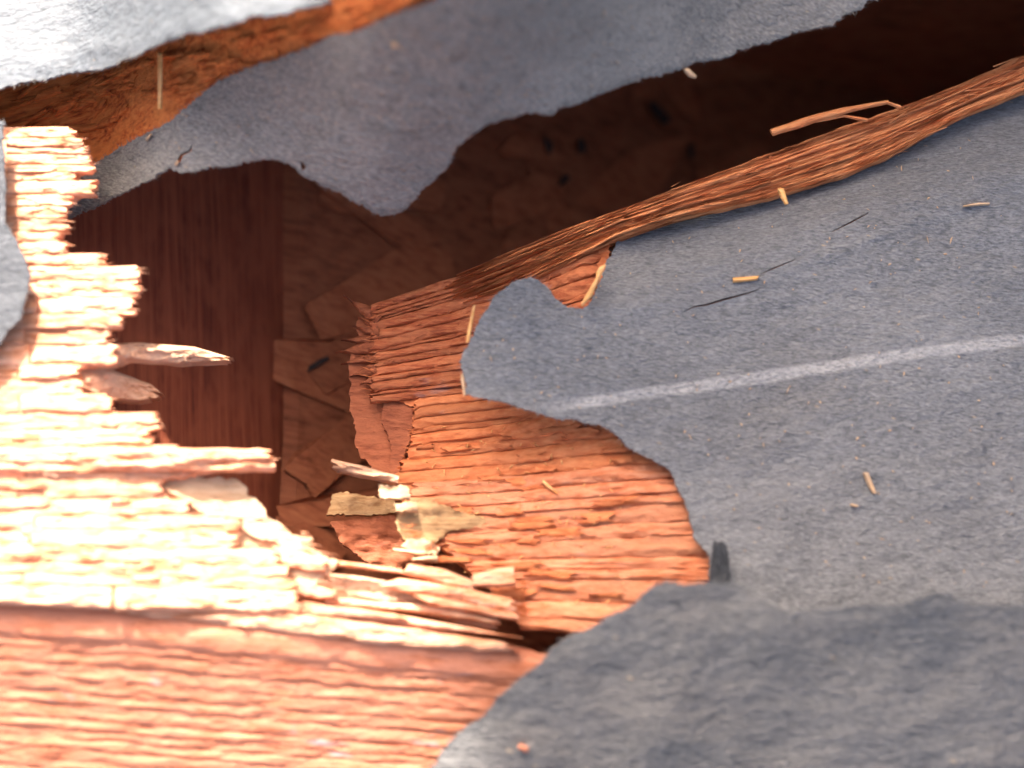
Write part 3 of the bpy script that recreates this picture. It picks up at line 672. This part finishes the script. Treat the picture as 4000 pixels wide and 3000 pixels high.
loose('lowest white splinter with a blunt end above the dark slot', [(1190, 2362), (1400, 2378), (1560, 2400)], [(1190, 2400), (1400, 2412), (1600, 2425)], 13, 'lit', 611, bulge=1.2, rl=30, rr=60, rough=.5)

# ------------------------------------------------------------------ loose chips
def chip(label, A, B, z, m='chip', seed=700, bulge=.8, thick=1.2, **k):
    return tag(ridge('wood_chip', A, B, z if callable(z) else (lambda x, y: z), M[m], None, seed, bulge=bulge, thick=thick, rough=.2, rows=4, step=8, wav=2, **k), label, 'chip', 'loose wood chips')
zf = lambda h: (lambda x, y: z_felt(x, y) + h)
chip('orange wood chip lying above the crack in the right felt', [(2862, 1084), (2966, 1078)], [(2864, 1102), (2960, 1092)], zf(1.2), 'chip', 701, rl=6, rr=8)
chip('pale twig lying on the right felt below the chalk line', [(3372, 1845), (3392, 1845), (3424, 1925)], [(3374, 1850), (3386, 1880), (3412, 1928)], zf(1.4), 'tan', 702)
chip('thin curved pale shaving on the right felt near the right edge', [(3765, 803), (3820, 792), (3866, 792)], [(3765, 806), (3820, 801), (3866, 799)], zf(1.2), 'tan', 703)
chip('white wood chip stuck to the torn edge of the hanging felt', [(2674, 268), (2690, 266), (2722, 296)], [(2676, 276), (2694, 296), (2716, 302)], lambda x, y: z_band(x, 268) + 2, 'tan', 704)
chip('upright straw coloured sliver standing on the rough wood at the top left', [(618, 205), (634, 205), (632, 420)], [(614, 205), (617, 420)][:1] + [(616, 300), (616, 422)], lambda x, y: z_topwood(x, y) + 9, 'chip', 705)
chip('tiny tan chip on the narrow felt tail beside the rough wood', [(585, 522), (592, 520)], [(566, 545), (574, 547)], lambda x, y: z_band(x, y) + 1.5, 'tan', 706)
chip('tiny tan chip in the felt fold beside the hole', [(690, 628), (698, 626)], [(682, 640), (690, 644)], lambda x, y: z_band(x, y) + 1.5, 'tan', 707)
chip('small cream chip on the right felt just below the pale twig', [(3325, 1966), (3352, 1972)], [(3324, 1974), (3350, 1980)], zf(1), 'tan', 708)
chip('small pink chip on the blurred foreground flap', [(2030, 2905), (2062, 2918)], [(2022, 2922), (2060, 2940)], lambda x, y: z_near(x, y) + 1.5, 'low', 709)
chip('round white crumb on the hanging felt near the top', [(1530, 165), (1550, 166)], [(1528, 180), (1552, 182)], lambda x, y: z_band(x, y) + 1.5, 'tan', 710)
chip('thin pale shaving along the left rim of the right felt', [(1800, 1458), (1812, 1460), (1820, 1540)], [(1802, 1490), (1808, 1520), (1810, 1545)], 8, 'tan', 711)
chip('curled orange shaving along the notch of the right felt', [(2345, 1040), (2370, 1030), (2310, 1160), (2275, 1195)], [(2330, 1060), (2330, 1080), (2290, 1150), (2270, 1185)], 11, 'chip', 712)
chip('long orange sliver against the upper rim of the felt lobe', [(1848, 1195), (1858, 1190), (1835, 1330)], [(1836, 1250), (1826, 1290), (1820, 1340)], 9, 'chip', 713)
chip('fallen orange sliver across the ridges of the right board', [(2118, 1880), (2126, 1876), (2180, 1925)], [(2118, 1884), (2140, 1905), (2178, 1930)], lambda x, y: z_right(x, y) + 3.5, 'chip', 714)

# ------------------------------------------------------------------ thin hair-like fibres at the breaks, chipped skin on the ridges, sawdust
def needles(name, spots, m, parent, seed):
    r = random.Random(seed); V = []; F = []
    for (x, y, z, ang, n, lo, hi) in spots:
        for _ in range(n):
            a = ang + r.gauss(0, .22); l = lo + (hi - lo) * r.random() ** 2; w = r.uniform(.10, .32) * 1e-3
            yy = y + r.uniform(-22, 22); zz = z + r.uniform(-2.5, 1.2)
            p = P(x - math.cos(a) * 14, yy - math.sin(a) * 14, zz); q = P(x + math.cos(a) * l, yy + math.sin(a) * l, zz + r.uniform(-3, 1.5))
            d = (q - p).normalized(); sd = Vector((-d.y, d.x, 0)).normalized() * w; up = Vector((0, 0, w))
            mid = p.lerp(q, .6) + Vector((0, 0, r.uniform(-.4, .4) * 1e-3))
            k = len(V); V += [p + sd, p - sd, p + up, mid + sd * .7, mid - sd * .7, mid + up * .7, q]
            for i in range(3):
                j = (i + 1) % 3; F.append((k + i, k + j, k + 3 + j, k + 3 + i)); F.append((k + 3 + i, k + 3 + j, k + 6))
            F.append((k, k + 2, k + 1))
    me = bpy.data.meshes.new(name); me.from_pydata(V, [], F); me.update()
    o = link(name, me, m, parent, False); o['kind'] = 'stuff'; return o
sp = [(xr - 25, (ya + yb) / 2, z_left(xr, ya), 0.02, 5, 10, 60) for ya, yb, xr in rows]
sp += [(1060, 1795, z_left(1060, 1795), .02, 6, 8, 50)] + [(1190 + 10 * q, 2100 + 28 * q, 8, .25, 6, 20, 130) for q in range(9)]
needles('frayed_fibres', sp, M['lit'], left, 31)
sp = [(1460, y, z_right(1460, y) - 1, math.pi + .1, 4, 10, 70) for y in range(1215, 1560, 24)] + [(lf2(y) + 6, y, z_right(1560, y), math.pi, 3, 6, 26) for y in range(1580, 1890, 26)]
sp += [(1600 + q * 14, 2060 + q * 13, -9, math.pi - .1, 4, 15, 80) for q in range(8)] + [(2040, 2280 + q * 20, -4, math.pi + .15, 4, 20, 90) for q in range(8)]
needles('frayed_fibres', sp, M['red'], right, 32)
sp = []
for q in range(40):
    u = .1 + .85 * q / 40; t = rnd.random(); a = curve_at(S_up, u); b = curve_at(S_lo, u)
    x, y = lerp(a[0], b[0], t), lerp(a[1], b[1], t); sp.append((x, y, z_strip(x, y) + 2.4, -.36 + rnd.gauss(0, .1) + (math.pi if rnd.random() < .5 else 0), 2, 30, 150))
needles('frayed_fibres', sp, M['strip'], right, 33)
def skin(parent, spots, z, m, seed, ang):
    r = random.Random(seed)
    for i, (x, y) in enumerate(spots):
        l = r.uniform(35, 130); w = r.uniform(9, 20); a = ang(x, y) + r.gauss(0, .03); dx, dy = math.cos(a) * l, math.sin(a) * l
        ridge('loose_skin', [(x - dx, y - dy - w), (x + dx, y + dy - w)], [(x - dx, y - dy + w), (x + dx, y + dy + w)], lambda X, Y: z(X, Y) + r.uniform(.55, .75), m, parent, seed * 50 + i, bulge=.5, rl=l * .7, rr=l * .7, rough=.35, rows=5, thick=1.0, step=9, wav=7)
skin(right, [(rnd.uniform(1640, 2500), rnd.uniform(1600, 2350)) for _ in range(34)], lambda x, y: z_right(x, y) + .6, M['red'], 41, lambda x, y: lerp(-.12, .03, sst(1600, 2300, y)))
skin(left, [(rnd.uniform(0, 620), rnd.uniform(1640, 2280)) for _ in range(16)], lambda x, y: z_left(x, y) + .4, M['lit'], 42, lambda x, y: .01)
def dust(name, label, n, area, z, m, seed, lo=4, hi=16):
    r = random.Random(seed); V = []; F = []
    for _ in range(n):
        x, y = area(r); a = r.uniform(0, math.pi); l = r.uniform(lo, hi) * (2.2 if r.random() < .08 else 1); w = r.uniform(1.5, 4)
        c, d = math.cos(a), math.sin(a); zz = z(x, y)
        q = [(x + c * l * u - d * w * v, y + d * l * u + c * w * v) for u, v in ((-1, -.6), (.2, -1), (1, 0), (-.3, 1))]
        k = len(V); V += [P(px, py, zz + .25) for px, py in q] + [P(x, y, zz + .9)] 
        F += [(k + i, k + (i + 1) % 4, k + 4) for i in range(4)] + [(k + 3, k + 2, k + 1, k)]
    me = bpy.data.meshes.new(name); me.from_pydata(V, [], F); me.update()
    o = link(name, me, m, None, False); o['kind'] = 'stuff'; o['label'] = label; o['category'] = 'sawdust'; return o
rfp = [(2450, 900), (3900, 420), (3980, 2300), (3100, 2330), (2760, 2100), (2600, 1800), (2100, 1590), (1860, 1500), (1900, 1260), (2080, 1120), (2280, 1230)]
def on_felt(r):
    while True:
        x, y = r.uniform(1850, 3980), r.uniform(450, 2340)
        if inside(rfp, x, y): return x, y
dust('sawdust', 'fine pale sawdust and wood crumbs scattered over the broad right felt', 200, on_felt, z_felt, M['tan'], 51, 2, 9)
dust('sawdust', 'fine wood crumbs scattered over the hanging charcoal felt', 60, lambda r: (lambda x: (x, r.uniform(max(10, band_top(x) + 20), lerp(620, 330, sst(1000, 2600, x)))))(r.uniform(700, 2500)), z_band, M['tan'], 52, 2, 8)
dust('sawdust', 'orange crumbs lying in the grooves of the pushed in board', 110, lambda r: (r.uniform(1640, 2450), r.uniform(1640, 2380)), lambda x, y: z_right(x, y) + 1.0, M['chip'], 53)
